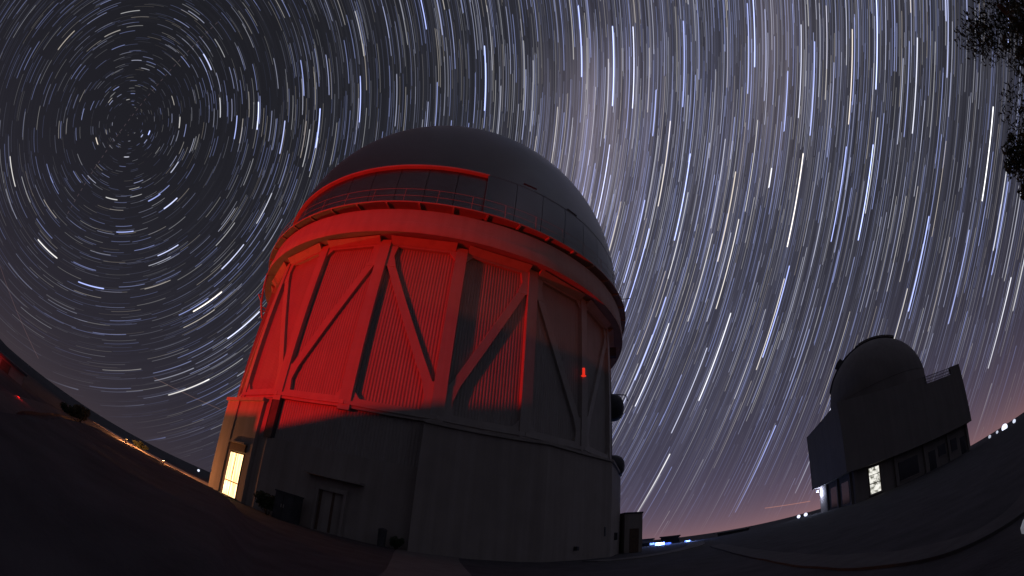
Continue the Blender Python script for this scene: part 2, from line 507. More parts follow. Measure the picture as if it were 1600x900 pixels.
# diagonals, zig-zag from bay to bay
def diag(sgn):
    b = MB(); x0, z0, x1, z1 = -2.45, Z(1.039), 2.45, Z(0.414)
    dx, dz = x1-x0, z1-z0; l = math.hypot(dx, dz); nx, nz = -dz/l*0.26, dx/l*0.26
    poly = [(x0-nx, z0-nz), (x1-nx, z1-nz), (x1+nx, z1+nz), (x0+nx, z0+nz)]
    poly = [(x*sgn, z) for x, z in poly]
    if sgn < 0: poly = poly[::-1]
    b.prism_xz(poly, -(AP+0.0), -(AP-0.30)); return b
# plates where members meet
def plate(sgn, poly, d=0.02):
    b = MB(); b.prism_xz([(x*sgn, z) for x, z in poly], -(AP+d), -(AP-0.29)); return b
PLATES = (([(-HB, zP1+0.1), (-1.60, zP1+0.1), (-1.74, Z(1.0)), (-1.44, Z(0.947)), (-HB, Z(0.947))], 0.02, 'joint_plate'),
          ([(HB, zP0-0.1), (1.60, zP0-0.1), (1.74, Z(0.445)), (1.44, Z(0.506)), (HB, Z(0.506))], 0.02, 'joint_plate'),
          ([(HB, zP1+0.1), (HB-0.85, zP1+0.1), (HB-0.36, zP1-0.50), (HB, zP1-0.50)], 0.015, 'corner_plate'),
          ([(-HB, zP0-0.1), (-HB+0.85, zP0-0.1), (-HB+0.36, zP0+0.50), (-HB, zP0+0.50)], 0.015, 'corner_plate'))
dA, dB = diag(1).mesh('diagonal_brace', M_steel), diag(-1).mesh('diagonal_brace', M_steel)
PM = [[plate(sg, *q[:2]).mesh(q[2], M_steel) for q in PLATES] for sg in (1, -1)]
for i, a in enumerate(bays):
    put('diagonal_brace', (dA, dB)[i % 2], obs, rz=rad(a))
    for q, me in zip(PLATES, PM[i % 2]): put(q[2], me, obs, rz=rad(a))
# base: concrete plinth under the drum, a wider block in front, a dark strip for a shaded slot on the left
b = MB()
poly = [((U-0.02)*sin(rad(a)), -(U-0.02)*cos(rad(a))) for a in posts]
b.prism_xy(poly, -0.6, Z(0.203)); b.build('plinth', M_wall, obs)
b = MB()
angs = [9, 33, 57, 81, 105, 129]
rb = 1.045*U
poly = [(rb*sin(rad(a)), -rb*cos(rad(a))) for a in angs]+[(0.9*U*sin(rad(a)), -0.9*U*cos(rad(a))) for a in reversed(angs)]
b.prism_xy(poly, -0.6, Z(0.345))
o = b.build('base_block', M_wall, obs)
b = MB()
poly = [((rb+0.12)*sin(rad(a)), -(rb+0.12)*cos(rad(a))) for a in angs]+[(0.94*U*sin(rad(a)), -0.94*U*cos(rad(a))) for a in reversed(angs)]
b.prism_xy(poly, Z(0.3452), Z(0.356)); b.build('coping', M_wall, o)
b = MB(); b.box(-0.30, 0.36, -(U+0.03), -(U-0.5), Z(0.20), Z(0.361)); b.build('louvre', M_dark, obs, rz=rad(-25.0))  # dark box; its colour stands for the shade of an unlit slot
b = MB(); b.box(-HB+0.2, HB-0.55, -(AP+0.01), -(AP-0.3), Z(0.19), Z(0.361)); b.build('infill_panel', M_wall, obs, rz=rad(-34))
for (a, zz, s_) in ((55, 1.6, 0.25), (43, 0.7, 0.10), (66, 1.3, 0.22)):
    b = MB(); b.box(-s_, s_, -(rb*cos(rad(12))+0.25), -(rb*cos(rad(12))-0.2), zz, zz+2.6*s_); b.build('wall_box', M_dark, obs, rz=rad(a))
# ring above the drum
b = MB(); b.revolve([(0.955*U, Z(1.082)), (1.030*U, Z(1.082)), (1.064*U, Z(1.067)), (1.066*U, Z(1.070)), (1.066*U, Z(1.118)), (1.062*U, Z(1.122)), (1.062*U, Z(1.188)), (0.96*U, Z(1.188))], 160)
b.build('cornice', M_steel, obs, smooth=True)
b = MB(); b.revolve([(1.025*U, Z(1.2145)), (1.087*U, Z(1.2050)), (1.089*U, Z(1.2035)), (1.091*U, Z(1.205)), (1.091*U, Z(1.209)), (1.03*U, Z(1.218))], 192)
cat = b.build('catwalk', M_steel, obs, smooth=True)
b = MB()
prof = [(1.040*U, Z(1.204)), (1.040*U, Z(1.2115)), (1.087*U, Z(1.2048)), (1.086*U, Z(1.1985))]
b.add([(-0.06, -r, z) for r, z in prof]+[(0.06, -r, z) for r, z in prof], [(0, 1, 2, 3), (7, 6, 5, 4), (0, 4, 5, 1), (1, 5, 6, 2), (2, 6, 7, 3), (3, 7, 4, 0)])
me = b.mesh('bracket', M_steel)
for k in range(48): put('bracket', me, cat, rz=rad(-0.2+7.5*k))
b = MB()
for zz in (0.036, 0.0745):
    b.revolve([((1.087+0.0007*cos(t))*U, Z(1.208+zz+0.0007*sin(t))) for t in [PI/3*q for q in range(6)]], 144, closed=True)
rail = b.build('railing', M_steel, obs, smooth=True)
b = MB(); b.tube([(0, -1.087*U, Z(1.206)), (0, -1.087*U, Z(1.2825))], 0.02, 6); me = b.mesh('stanchion', M_steel)
for k in range(48): put('stanchion', me, rail, rz=rad(3.55+7.5*k))
# dome: upper shell, overhanging lip, skirt of 48 panels; the shuttered part of the skirt is set back
ZD, RD = 1.442, 1.045
def sph(z, dr=0.0): return math.sqrt(max(0, RD*RD-(z-ZD)**2))+dr
b = MB()
prof = []
t0 = math.asin((1.478-ZD)/RD)
for i in range(49):
    t = t0+(PI/2-t0)*i/48
    prof.append((max(RD*cos(t), 0.0006)*U, Z(ZD+RD*sin(t))))
b.revolve(prof, 192)
dome = b.build('dome', M_dome, obs, smooth=True)
b = MB(); b.revolve([(1.010*U, Z(1.474)), (1.045*U, Z(1.474)), (1.0475*U, Z(1.476)), (1.0475*U, Z(1.481)), (1.043*U, Z(1.484))], 192, -112, 14.2)
b.build('lip', M_lip, dome, smooth=True)
b = MB(); b.revolve([(1.010*U, Z(1.474)), (1.0445*U, Z(1.474)), (1.0465*U, Z(1.480)), (1.043*U, Z(1.484))], 240, 14.2, 248)
b.build('seam_band', M_dome, dome, smooth=True)
def skirt(dr):
    b = MB(); n = 9; zs = [1.205+(1.4745-1.205)*i/n for i in range(n+1)]
    b.revolve([(sph(z, dr)*U, Z(z)) for z in zs]+[(sph(zs[-1], dr-0.01)*U, Z(zs[-1])), (sph(zs[0], dr-0.01)*U, Z(zs[0]))], 4, 0.07, 7.43, closed=True)
    return b.mesh('skirt_panel', M_dome, True)
s0, s1 = skirt(0.0), skirt(-0.017)
for k in range(48):
    a = -0.8+7.5*k
    a_ = (a+180) % 360-180
    put('skirt_panel', s1 if -112 < a_ < 14 else s0, dome, rz=rad(a))
b = MB(); b.revolve([(0.985*U, Z(1.20)), (0.99*U, Z(1.476))], 96); b.build('skirt_backing', M_black, dome)
b = MB(); b.box(-0.08, 0.08, -(1.046*U), -(0.99*U), Z(1.207), Z(1.474)); b.build('jamb', M_dome, dome, rz=rad(14.2))
for a, z in ((25.3, 1.499), (39.5, 1.487)):
    b = MB(); b.box(-0.55, 0.55, -(1.0462*U), -(1.0*U), Z(z), Z(z+0.006)); b.build('hatch', M_dark, dome, rz=rad(a))
b = MB()                                            # shutters over the slit, on the far side
for i in range(20):
    t0_, t1_ = rad(12+4.6*i), rad(12+4.6*(i+1))
    r_ = 1.062*U
    vs = []
    for t in (t0_, t1_):
        for x in (-2.9, 2.9): vs += [(x, r_*cos(t), Z(ZD)+r_*sin(t)), (x, (r_-0.5)*cos(t), Z(ZD)+(r_-0.5)*sin(t))]
    b.add(vs, [(0, 2, 6, 4), (0, 4, 5, 1), (2, 3, 7, 6)])
b.build('shutter', M_dome, dome)
# louvred vents standing off the wall, cable mast, fixture with painted-in glow
def hood(z, r, ph):
    b = MB()
    prof = [(0.0005, 1.08), (r*0.45, 1.02), (r*0.78, 0.82), (r*0.96, 0.5), (r, 0.2), (r, -0.4)]
    n = 32; vs = []
    for i in range(n):
        a = 2*PI*i/n
        for q, h in prof: vs.append((q*cos(a), -(U*0.992+h), Z(z)+q*sin(a)))
    p = len(prof); b.add(vs, [(i*p+q, ((i+1) % n)*p+q, ((i+1) % n)*p+q+1, i*p+q+1) for i in range(n) for q in range(p-1)])
    return b.build('vent_hood', M_dark, obs, rz=rad(ph), smooth=True)
h1 = hood(0.700, 1.16, 76); hood(0.388, 0.95, 77)
b = MB(); b.tube([(0.0, -(U*0.99), Z(0.778)), (0.0, -(U+1.15), Z(0.768)), (0.0, -(U+1.25), Z(0.735))], 0.05); b.build('stay', M_dark, h1)
b = MB(); b.box(-0.3, 0.3, -(U+0.45), -(U-0.1), Z(0.985), Z(1.035)); o = b.build('junction_box', M_dark, obs, rz=rad(75))
b = MB(); b.tube([(0, -(U+0.3), Z(1.03)), (0, -(U+0.62), Z(1.037)), (0, -(U+0.62), Z(1.022))], 0.05); b.build('conduit', M_steel, o)
b = MB(); b.tube([(0, -(1.045*U), Z(1.335)), (0, -(1.125*U), Z(1.335))], 0.035); b.build('lightning_rod', M_dark, obs, rz=rad(74))
b = MB(); b.tube([(0, -(1.064*U), Z(1.075)), (0, -(1.052*U), Z(0.98)), (0, -(1.034*U), Z(0.90)), (0, -(1.004*U), Z(0.83))], 0.09)
o = b.build('standoff_pipe', M_steel, obs, rz=rad(-56))
b = MB()
b.tube([(0, -(1.04*U), Z(0.915)), (0, -(1.066*U), Z(0.945)), (0, -(1.052*U), Z(0.95))], 0.07)
b.build('spur', M_steel, o)
for zz in (0.885, 0.868):
    b = MB(); b.box(-0.05, 0.05, -(1.028*U), -(0.985*U), Z(zz), Z(zz)+0.09); b.build('clamp', M_steel, o)
M_fixture_glow = mat('red_glass', (0.5, 0.04, 0.03), 0.4, emit=(1.0, 0.035, 0.015), estr=0.75)  # red beam caught by a wall fixture, put in as glow
b = MB(); b.box(-0.22, 0.0, -(U+0.28), -(U+0.04), Z(0.685), Z(0.690)); b.tube([(-0.11, -(U+0.16), Z(0.690)), (-0.11, -(U+0.16), Z(0.722))], 0.09, 10); o = b.build('beacon', [M_fixture_glow], obs, rz=rad(46.2))
# side door in the plinth
def wall_hit(px, py, r):
    d = pix_dir(px, py); dh = math.hypot(d.x, d.y); ux, uy = d.x/dh, d.y/dh
    bq = ux*TC.x+uy*TC.y; q = bq-math.sqrt(r*r-(TC.x**2+TC.y**2-bq*bq))
    return math.degrees(math.atan2(ux*q-TC.x, -(uy*q-TC.y)))
aD = wall_hit(516, 800, AP)
dw = 0.72
b = MB()
for x0, x1, z0, z1 in ((-dw-0.14, -dw, 0, 2.55), (dw, dw+0.14, 0, 2.55), (-dw, dw, 2.42, 2.55)): b.box(x0, x1, -(U+0.10), -(AP-0.25), z0-0.1, z1)
fr = b.build('door_frame', M_wall, obs, rz=rad(aD))
b = MB(); b.box(-dw, dw, -(AP+0.035), -(AP-0.25), 0.02, 2.42); b.build('doorway', M_black, fr)  # black slab on the solid wall; the opening's shade is its colour
b = MB(); b.box(-dw+0.02, 0.18, -(AP+0.13), -(AP+0.06), 0.05, 2.38); b.build('door', M_wood, fr)
b = MB(); b.box(-1.6, 1.6, -(U+0.38), -(AP-0.1), 3.02, 3.14); b.build('canopy', M_wall, fr)

# entrance block with the lit glass doors
P1, P3 = Vector((-18.75, 27.38, 0)), Vector((-13.95, 24.17, 0))
ev = (P3-P1).normalized(); el_ = (P3-P1).length
ang = math.atan2(ev.y, ev.x)
ent = empty('entrance_block', (0, 0, 0)); ent.parent = obs
ent.location = P1-TC; ent.rotation_euler = (0, 0, ang)
# local frame: x along the wall from the far end, -y faces out
def on_front(az):
    t = Vector((sin(rad(az)), cos(rad(az)), 0)); n = Vector((-t.y, t.x, 0))
    return -(P1.dot(n))/(ev.dot(n))
DX0, DX1, DH = on_front(-32.55), on_front(-30.75), 3.15
b = MB()
b.box(0, DX0-0.05, 0, 7.5, -0.5, 6.75); b.box(DX1+0.05, el_, 0, 7.5, -0.5, 6.75)
b.box(DX0-0.05, DX1+0.05, 0.0, 7.5, DH+0.55, 6.75); b.box(DX0-0.05, DX1+0.05, 2.4, 7.5, -0.5, DH+0.55)
b.build('wall', M_wall, ent)
b = MB(); b.box(-0.15, el_+0.1, -0.15, 7.6, 6.75, 6.98); b.build('parapet', M_wall, ent)
b = MB(); b.box(0.33*el_, 0.33*el_+0.25, -0.07, 0.0, 0, 6.75); b.build('pilaster', M_wall, ent)
M_lit = mat('lit_doorway_glass', (0.8, 0.6, 0.35), 0.3, var=0.05)
nt = M_lit.node_tree; bs = nt.nodes['Principled BSDF']
tcn = nt.nodes.new('ShaderNodeTexCoord'); mpn = nt.nodes.new('ShaderNodeMapping'); mpn.inputs['Scale'].default_value = (4.0, 1, 0.35)
nn = nt.nodes.new('ShaderNodeTexNoise'); nn.inputs['Scale'].default_value = 1.2; nn.inputs['Detail'].default_value = 3
rr = nt.nodes.new('ShaderNodeValToRGB')
rr.color_ramp.elements[0].position = 0.34; rr.color_ramp.elements[0].color = (0.62, 0.27, 0.06, 1)
rr.color_ramp.elements[1].position = 0.60; rr.color_ramp.elements[1].color = (1.0, 0.74, 0.36, 1)
nt.links.new(tcn.outputs['Object'], mpn.inputs[0]); nt.links.new(mpn.outputs[0], nn.inputs['Vector'])
nt.links.new(nn.outputs['Fac'], rr.inputs[0]); nt.links.new(rr.outputs[0], bs.inputs['Emission Color'])
bs.inputs['Emission Strength'].default_value = 2.6
b = MB()
for x in (DX0, (DX0+DX1)/2-0.04, DX1-0.08): b.box(x, x+0.055, -0.03, 0.06, 0, DH)
for z in (0.02, 1.05, DH-0.10): b.box(DX0+0.08, DX1-0.08, -0.025, 0.05, z, z+0.08)
fr = b.build('glass_door', M_wood, ent)
b = MB(); b.box(DX0+0.08, DX1-0.08, -0.008, 0.012, 0.1, DH-0.1); b.build('lit_pane', M_lit, fr)
b = MB(); b.box(DX0-0.1, DX1+0.1, -0.12, 0.02, DH+0.05, DH+0.55); b.build('transom', M_wood, ent)
b = MB(); b.box(DX0-0.2, DX1+0.15, -0.3, 0.03, DH+0.55, DH+0.66); b.build('canopy', M_wall, ent)
b = MB(); b.box(DX0-0.3, DX1+0.2, -0.6, 0.0, 0, 0.10); b.build('step', M_path, ent)

# ------------------------------------------------------------------ small block abutting on the right, and the far sheds
o = tag(empty('plant_room', (11.3, 36.9, 0)), 'small dark flat-roofed block tucked against the right flank of the great observatory', 'building')
b = MB(); b.box(-0.72, 0.75, -2.0, 2.0, -0.5, 3.48); b.build('wall', M_wall, o)
b = MB(); b.box(-0.74, 0.80, -2.06, 2.06, 3.48, 3.62); b.build('roof', M_dark, o)
b = MB(); b.box(-0.3, 0.45, -2.04, -2.0, 0.1, 2.2); b.build('door', M_wood, o)
def shed(name, label, az0, az1, d, ztop, depth, m):
    a, c = azv(az0, d), azv(az1, d); mid = (a+c)/2; e = (c-a); l = e.length
    gz = min(ground_z(a.x, a.y), ground_z(c.x, c.y))-0.4
    o = tag(empty(name, (mid.x, mid.y, gz), math.atan2(e.y, e.x)), label, 'shed')
    h = ztop-gz
    b = MB(); b.box(-l/2, l/2, 0, depth, 0, h-0.25); b.build('wall', m, o)
    b = MB(); b.box(-l/2-0.2, l/2+0.2, -0.25, depth+0.2, h-0.25, h); b.build('roof', M_dark, o)
    k = max(2, int(l/2.2))
    for i in range(k):
        x = -l/2+l*(i+0.5)/k
        b = MB(); b.box(x-0.45, x+0.45, -0.03, 0.0, h*0.35, h*0.65); b.build('window', M_glass, o)
    return o
shed('storage_shed', 'low dark shed standing over the blue-white lights behind the plant room', 21.3, 23.6, 82, 1.25, 5, M_dark)
shed('storage_shed', 'tiny low shed wedged beside the plant room wall', 19.0, 20.4, 70, 1.15, 3, M_wall)
shed('workshop', 'long low dark workshop on the orange horizon between the two domes', 28.3, 32.2, 120, 0.15, 6, M_dark)

# ------------------------------------------------------------------ second telescope on the right
zt, zb, zg = Z(0.634), 3.86, 0.40
A, B, C = azv(40.35, 63.5), azv(45.0, 47.2), azv(62.25, 60.5)
D = A+(C-B)
tel = tag(empty('telescope_building', (B.x, B.y, 0)), 'smaller dark telescope building with overhanging upper storey, round dome and one lit window', 'observatory')
def L(p): return (p.x-B.x, p.y-B.y)
u1 = (C-B).normalized(); u2 = (A-B).normalized()
b = MB()
zroof = Z(0.575)
b.prism_xy([L(B), L(C), L(D), L(A)], zb, zroof); up = b.build('upper_storey', M_wall2, tel)
def strip(p0, p1, th, z0, z1, inward):
    q = [p0, p1, p1+inward*th, p0+inward*th]; return [L(v) for v in q], z0, z1
def on_bc(az):      # where the front wall is met by a bearing from the camera
    t = Vector((sin(rad(az)), cos(rad(az)), 0)); n = Vector((-t.y, t.x, 0))
    k = -(B.dot(n))/((C-B).dot(n)); return k
k1, k2 = on_bc(57.1), on_bc(60.9)
b = MB()
q, z0, z1 = strip(B+(C-B)*0.0, B+(C-B)*k1, 0.35, zroof, zt, u2); b.prism_xy(q, z0-0.003, z1)
q, z0, z1 = strip(B+(C-B)*k2, C, 0.35, zroof, zt, u2); b.prism_xy(q, z0-0.003, z1)
q, z0, z1 = strip(B+u2*0.36, A, 0.35, zroof, zt, u1); b.prism_xy(q, z0-0.003, z1)
b.build('parapet', M_wall2, up)
b = MB()
for f in (0.0, 0.5, 1.0):
    a0 = B+(C-B)*k1+u2*0.15; a1 = B+(C-B)*k2+u2*0.15; z = zroof+0.2+(zt-zroof-0.25)*f
    b.tube([(*L(a0), z), (*L(a1), z)], 0.035, 6)
for i in range(25):
    p = B+(C-B)*(k1+(k2-k1)*i/24)+u2*0.15; b.tube([(*L(p), zroof), (*L(p), zt-0.05)], 0.03, 6)
b.build('railing', M_dark, tel)
# ground floor, set back under the overhang
b = MB(); ins = 1.0
b0, c0, a0 = B+u1*ins+u2*ins, C-u1*0.7+u2*ins, A+u1*ins-u2*0.6
d0 = a0+(c0-b0)
b.prism_xy([L(b0), L(c0), L(d0), L(a0)], zg-0.5, zb); gf = b.build('ground_floor', M_wall2, tel)
lenf = (c0-b0).length; lens = (a0-b0).length
def on_face(org, e, n, x0, x1, y0, y1, z0, z1):
    """A box on a wall: x along e, y out along n."""
    return [L(org+e*x0+n*y0), L(org+e*x1+n*y0), L(org+e*x1+n*y1), L(org+e*x0+n*y1)], z0, z1
nf = Vector((u1.y, -u1.x, 0)); 
if nf.dot(B) > 0: nf = -nf
ns = Vector((u2.y, -u2.x, 0))
if ns.dot(u1) > 0: ns = -ns
for f in (0.0, 0.30, 0.55, 0.78, 0.985):
    b = MB(); q, z0, z1 = on_face(b0, u1, nf, lenf*f, lenf*f+0.4, -0.1, 0.30, zg-0.5, zb+0.001); b.prism_xy(q, z0, z1); b.build('pier', M_wall2, gf)
for f in (0.0, 0.33, 0.66):
    b = MB(); q, z0, z1 = on_face(b0, u2, ns, lens*f+0.2, lens*f+0.6, -0.1, 0.30, zg-0.5, zb+0.001); b.prism_xy(q, z0, z1); b.build('pier', M_wall2, gf)
for f0, f1, z0_, z1_ in ((0.34, 0.50, 0.9, 2.9), (0.60, 0.66, 0.45, 2.6), (0.69, 0.76, 1.6, 2.8), (0.82, 0.88, 1.4, 2.8), (0.92, 0.97, 0.45, 2.5)):
    b = MB(); q, z0, z1 = on_face(b0, u1, nf, lenf*f0, lenf*f1, -0.05, 0.06, zg+z0_-0.4, zg+z1_-0.3); b.prism_xy(q, z0, z1); w = b.build('window', M_glass, gf)
    b = MB(); q, z0, z1 = on_face(b0, u1, nf, lenf*f0-0.1, lenf*f1+0.1, -0.05, 0.14, zg+z0_-0.5, zg+z0_-0.402); b.prism_xy(q, z0, z1); b.build('sill', M_wall2, w)
for f0, f1 in ((0.10, 0.28), (0.42, 0.60)):
    b = MB(); q, z0, z1 = on_face(b0, u2, ns, lens*f0, lens*f1, -0.05, 0.06, zg+0.2, zg+2.7); b.prism_xy(q, z0, z1); b.build('window', M_glass, gf)
# the lit window: frame, two sashes, curtained panes
def face_t(az):
    t = Vector((sin(rad(az)), cos(rad(az)), 0)); n = Vector((-t.y, t.x, 0))
    return -(b0.dot(n))/(u1.dot(n))
x0, x1 = face_t(47.75), face_t(49.15)
M_pane = mat('lit_window_pane', (0.5, 0.5, 0.4), 0.4, var=0.1)
nt = M_pane.node_tree; bs = nt.nodes['Principled BSDF']
tcn = nt.nodes.new('ShaderNodeTexCoord'); nn = nt.nodes.new('ShaderNodeTexNoise'); nn.inputs['Scale'].default_value = 2.6; nn.inputs['Detail'].default_value = 4
rr = nt.nodes.new('ShaderNodeValToRGB')
rr.color_ramp.elements[0].position = 0.36; rr.color_ramp.elements[0].color = (0.10, 0.10, 0.07, 1)
rr.color_ramp.elements[1].position = 0.56; rr.color_ramp.elements[1].color = (1.0, 0.98, 0.90, 1)
nt.links.new(tcn.outputs['Object'], nn.inputs['Vector']); nt.links.new(nn.outputs['Fac'], rr.inputs[0]); nt.links.new(rr.outputs[0], bs.inputs['Emission Color'])
bs.inputs['Emission Strength'].default_value = 0.95
zw0, zw1 = 0.72, 3.55
b = MB()
for xx0, xx1, z0_, z1_ in ((x0-0.08, x0, zw0, zw1), (x1, x1+0.08, zw0, zw1), (x0, x1, zw0-0.08, zw0), (x0, x1, zw1, zw1+0.08), (x0, x1, 1.78, 1.86), (x0, x1, 2.72, 2.78)):
    q, z0, z1 = on_face(b0, u1, nf, xx0, xx1, -0.05, 0.09, z0_, z1_); b.prism_xy(q, z0, z1)
w = b.build('lit_window', M_wood, gf)
for z0_, z1_ in ((zw0, 1.78), (1.86, 2.72), (2.78, zw1)):
    b = MB(); q, z0, z1 = on_face(b0, u1, nf, x0, x1, -0.05, 0.03, z0_, z1_); b.prism_xy(q, z0, z1); b.build('pane', M_pane, w)
b = MB(); q, z0, z1 = on_face(b0, u1, nf, x0-0.2, x1+0.2, -0.05, 0.30, zw0-0.2, zw0-0.085); b.prism_xy(q, z0, z1); b.build('sill', M_wall2, w)
# its dome
DC = azv(50.75, 61.5); rd2 = 7.19; zc2 = Z(0.749)
b = MB()
prof = [(rd2*0.995, zroof-0.2), (rd2*0.995, zc2-0.05)]
for i in range(33):
    t = PI/2*i/32; prof.append((max(rd2*cos(t), 0.006), zc2+rd2*sin(t)))
b.revolve(prof, 96)
dm = b.build('dome', M_wall2, tel, loc=(DC.x-B.x, DC.y-B.y, 0), smooth=True)
fa = math.degrees(math.atan2(-DC.x, DC.y))      # azimuth (tower angle) that looks away from camera is fa+180
def arch(w0, w1, r0, r1, t0, t1, name, m, rz):
    b = MB(); n = 22
    for i in range(n):
        vs = []
        for t in (rad(t0+(t1-t0)*i/n), rad(t0+(t1-t0)*(i+1)/n)):
            for x in (w0, w1):
                for r in (r0, r1): vs.append((x, -r*cos(t), zc2+r*sin(t)))
        b.add(vs, [(0, 1, 5, 4), (2, 6, 7, 3), (1, 3, 7, 5), (0, 4, 6, 2)]+([(0, 2, 3, 1)] if i == 0 else [])+([(4, 5, 7, 6)] if i == n-1 else []))
    return b.build(name, m, dm, rz=rz)
rz2 = rad(-138)
arch(-1.5, -1.25, rd2*0.97, rd2*1.012, 20, 112, 'slit_rail', M_dark, rz2)
arch(1.25, 1.5, rd2*0.97, rd2*1.012, 20, 112, 'slit_rail', M_dark, rz2)
arch(-1.2, 1.2, rd2*0.98, rd2*1.006, 20, 64, 'shutter', M_wall2, rz2)
arch(-2.0, 2.0, rd2*0.985, rd2*1.02, 80, 124, 'shutter', M_wall2, rz2)
arch(-1.0, 1.0, rd2*0.99, rd2*1.05, 76, 80, 'shutter_end', M_dark, rz2)
arch(-0.9, 0.9, rd2*0.97, rd2*1.095, 47, 54, 'shutter_motor', M_dark, rad(-125))

# ------------------------------------------------------------------ lamps
def emit_mat(name, c, s): return mat(name, tuple(min(0.8, q) for q in c), 0.4, emit=c, estr=s)
def point(name, loc, color, watts, r, parent):
    l = bpy.data.lights.new(name, 'POINT'); l.color = color; l.energy = watts; l.shadow_soft_size = r
    o = bpy.data.objects.new(name, l); COL.objects.link(o); o.location = loc; o.parent = parent; return o
def post_lamp(label, az, d, z, r, c, s, watts=0, group=None):
    p = azv(az, d); gz = ground_z(p.x, p.y)
    o = tag(empty('post_lamp', (p.x, p.y, gz)), label, 'lamp', group)
    h = max(z-gz, 0.25)
    b = MB(); b.tube([(0, 0, -0.3), (0, 0, h-r)], 0.05, 8, r1=0.035); b.build('pole', M_dark, o)
    bm = bmesh.new(); bmesh.ops.create_uvsphere(bm, u_segments=14, v_segments=9, radius=r); me = bpy.data.meshes.new('lamp_globe'); bm.to_mesh(me); bm.free()
    for q in me.polygons: q.use_smooth = True
    me.materials.append(emit_mat('glow_%.2f_%.2f_%.2f_%.1f' % (*c, s), c, s)); g_ = put('lamp_globe', me, o, (0, 0, h))
    if watts: point('lamp_light', (0, -0.0, h+r+0.1), c, watts, r, o)
    return o
cold = (0.75, 0.82, 1.0); blue = (0.22, 0.36, 1.0)
post_lamp('lone small white lamp on a post above the dark ridge by the doorway', -35.95, 100, CAMZ-100*math.tan(rad(0.78)), 0.27, cold, 1.3)
pr = post_lamp('largest white globe lamp on the right-hand skyline', 66.5, 70, CAMZ-70*math.tan(rad(0.95)), 0.52, cold, 1.8, 0)
post_lamp('small lamp on the skyline just past the largest white globe lamp', 67.95, 74, CAMZ-74*math.tan(rad(1.15)), 0.30, cold, 1.0)
post_lamp('faint small lamp on the skyline between the second telescope and the white globe lamp', 65.4, 74, CAMZ-74*math.tan(rad(1.1)), 0.22, cold, 0.7)
post_lamp('faintest bluish lamp on the skyline nearest the second telescope', 64.3, 76, CAMZ-76*math.tan(rad(1.1)), 0.26, cold, 0.6)
post_lamp('white yard lamp beside the left end of the second telescope, outer of two', 38.45, 72, CAMZ-72*math.tan(rad(0.88)), 0.27, (0.7, 0.74, 1.0), 1.6)
post_lamp('white yard lamp beside the left end of the second telescope, inner of two', 39.35, 72, CAMZ-72*math.tan(rad(0.74)), 0.29, (0.7, 0.74, 1.0), 1.6)
q = A+u1*0.45-u2*1.3
b = MB(); b.box(-0.12, 0.12, -0.12, 0.12, 3.3, 3.6); sc_l = b.build('sconce', emit_mat('sconce_glow', (0.62, 0.70, 1.0), 1.0), tel, loc=(q.x-B.x, q.y-B.y, 0))  # sconce added under the overhang to throw light on the end wall
point('lamp_light', (0, -0.15, 3.1), (0.62, 0.70, 1.0), 330, 0.12, sc_l)
# blue-white lamps under the shed
for i, (az, d, el2, r, c, s) in enumerate(((20.45, 56, -0.92, 0.15, (0.20, 0.34, 1.0), 1.6), (21.2, 56, -1.0, 0.19, (0.30, 0.46, 1.0), 2.0), (22.2, 57, -1.05, 0.13, (0.10, 0.20, 1.0), 0.9), (24.6, 58, -1.06, 0.11, (0.22, 0.36, 1.0), 1.3))):
    lab = ['blue-white ground lamp below the shed, closest to the plant room', 'second blue-white ground lamp out from the plant room', 'third blue-white ground lamp out from the plant room', 'blue-white ground lamp farthest out from the plant room'][i]
    q = azv(az, d); zz = CAMZ+d*math.tan(rad(el2)); gz = ground_z(q.x, q.y)
    o = tag(empty('ground_lamp', (q.x, q.y, gz)), lab, 'lamp', 'blue-white ground lamps')
    b = MB(); b.box(-r*3.0, r*3.0, -0.10, 0.10, zz-gz-r*0.9, zz-gz+r*0.9); b.build('lens', emit_mat('blue_glow_%d' % i, c, s), o)
    b = MB(); b.box(-r*3.0-0.05, r*3.0+0.05, 0.10, 0.25, -0.2, zz-gz+r*0.9+0.04); b.build('housing', M_dark, o)
    if i in (1, 3): point('lamp_light', (0, -0.5, zz-gz+0.25), blue, 340 if i == 1 else 200, 0.15, o)
# warm bollard lamps added to light the entrance wall and drive
for i, (x, y, wt) in enumerate(((-23.6, 27.6, 1500), (-31.0, 30.2, 700))):
    gz = ground_z(x, y)
    o = tag(empty('bollard_lamp', (x, y, gz)), ['low warm bollard lamp on the drive before the lit glass doors', 'low warm bollard lamp farther down the drive by the shrubs'][i], 'lamp', 'bollard lamps along the drive')
    b = MB(); b.tube([(0, 0, -0.2), (0, 0, 0.30)], 0.08, 10); b.build('post', M_dark, o)
    b = MB(); b.tube([(0, 0, 0.30), (0, 0, 0.36)], 0.075, 10); b.build('lens', emit_mat('warm_glow', (1.0, 0.55, 0.2), 1.0), o)
    b = MB(); b.tube([(0, 0, 0.36), (0, 0, 0.38)], 0.10, 10); b.build('cap', M_dark, o)
    point('lamp_light', (0, 0, 0.52), (1.0, 0.36, 0.12), wt, 0.06, o)
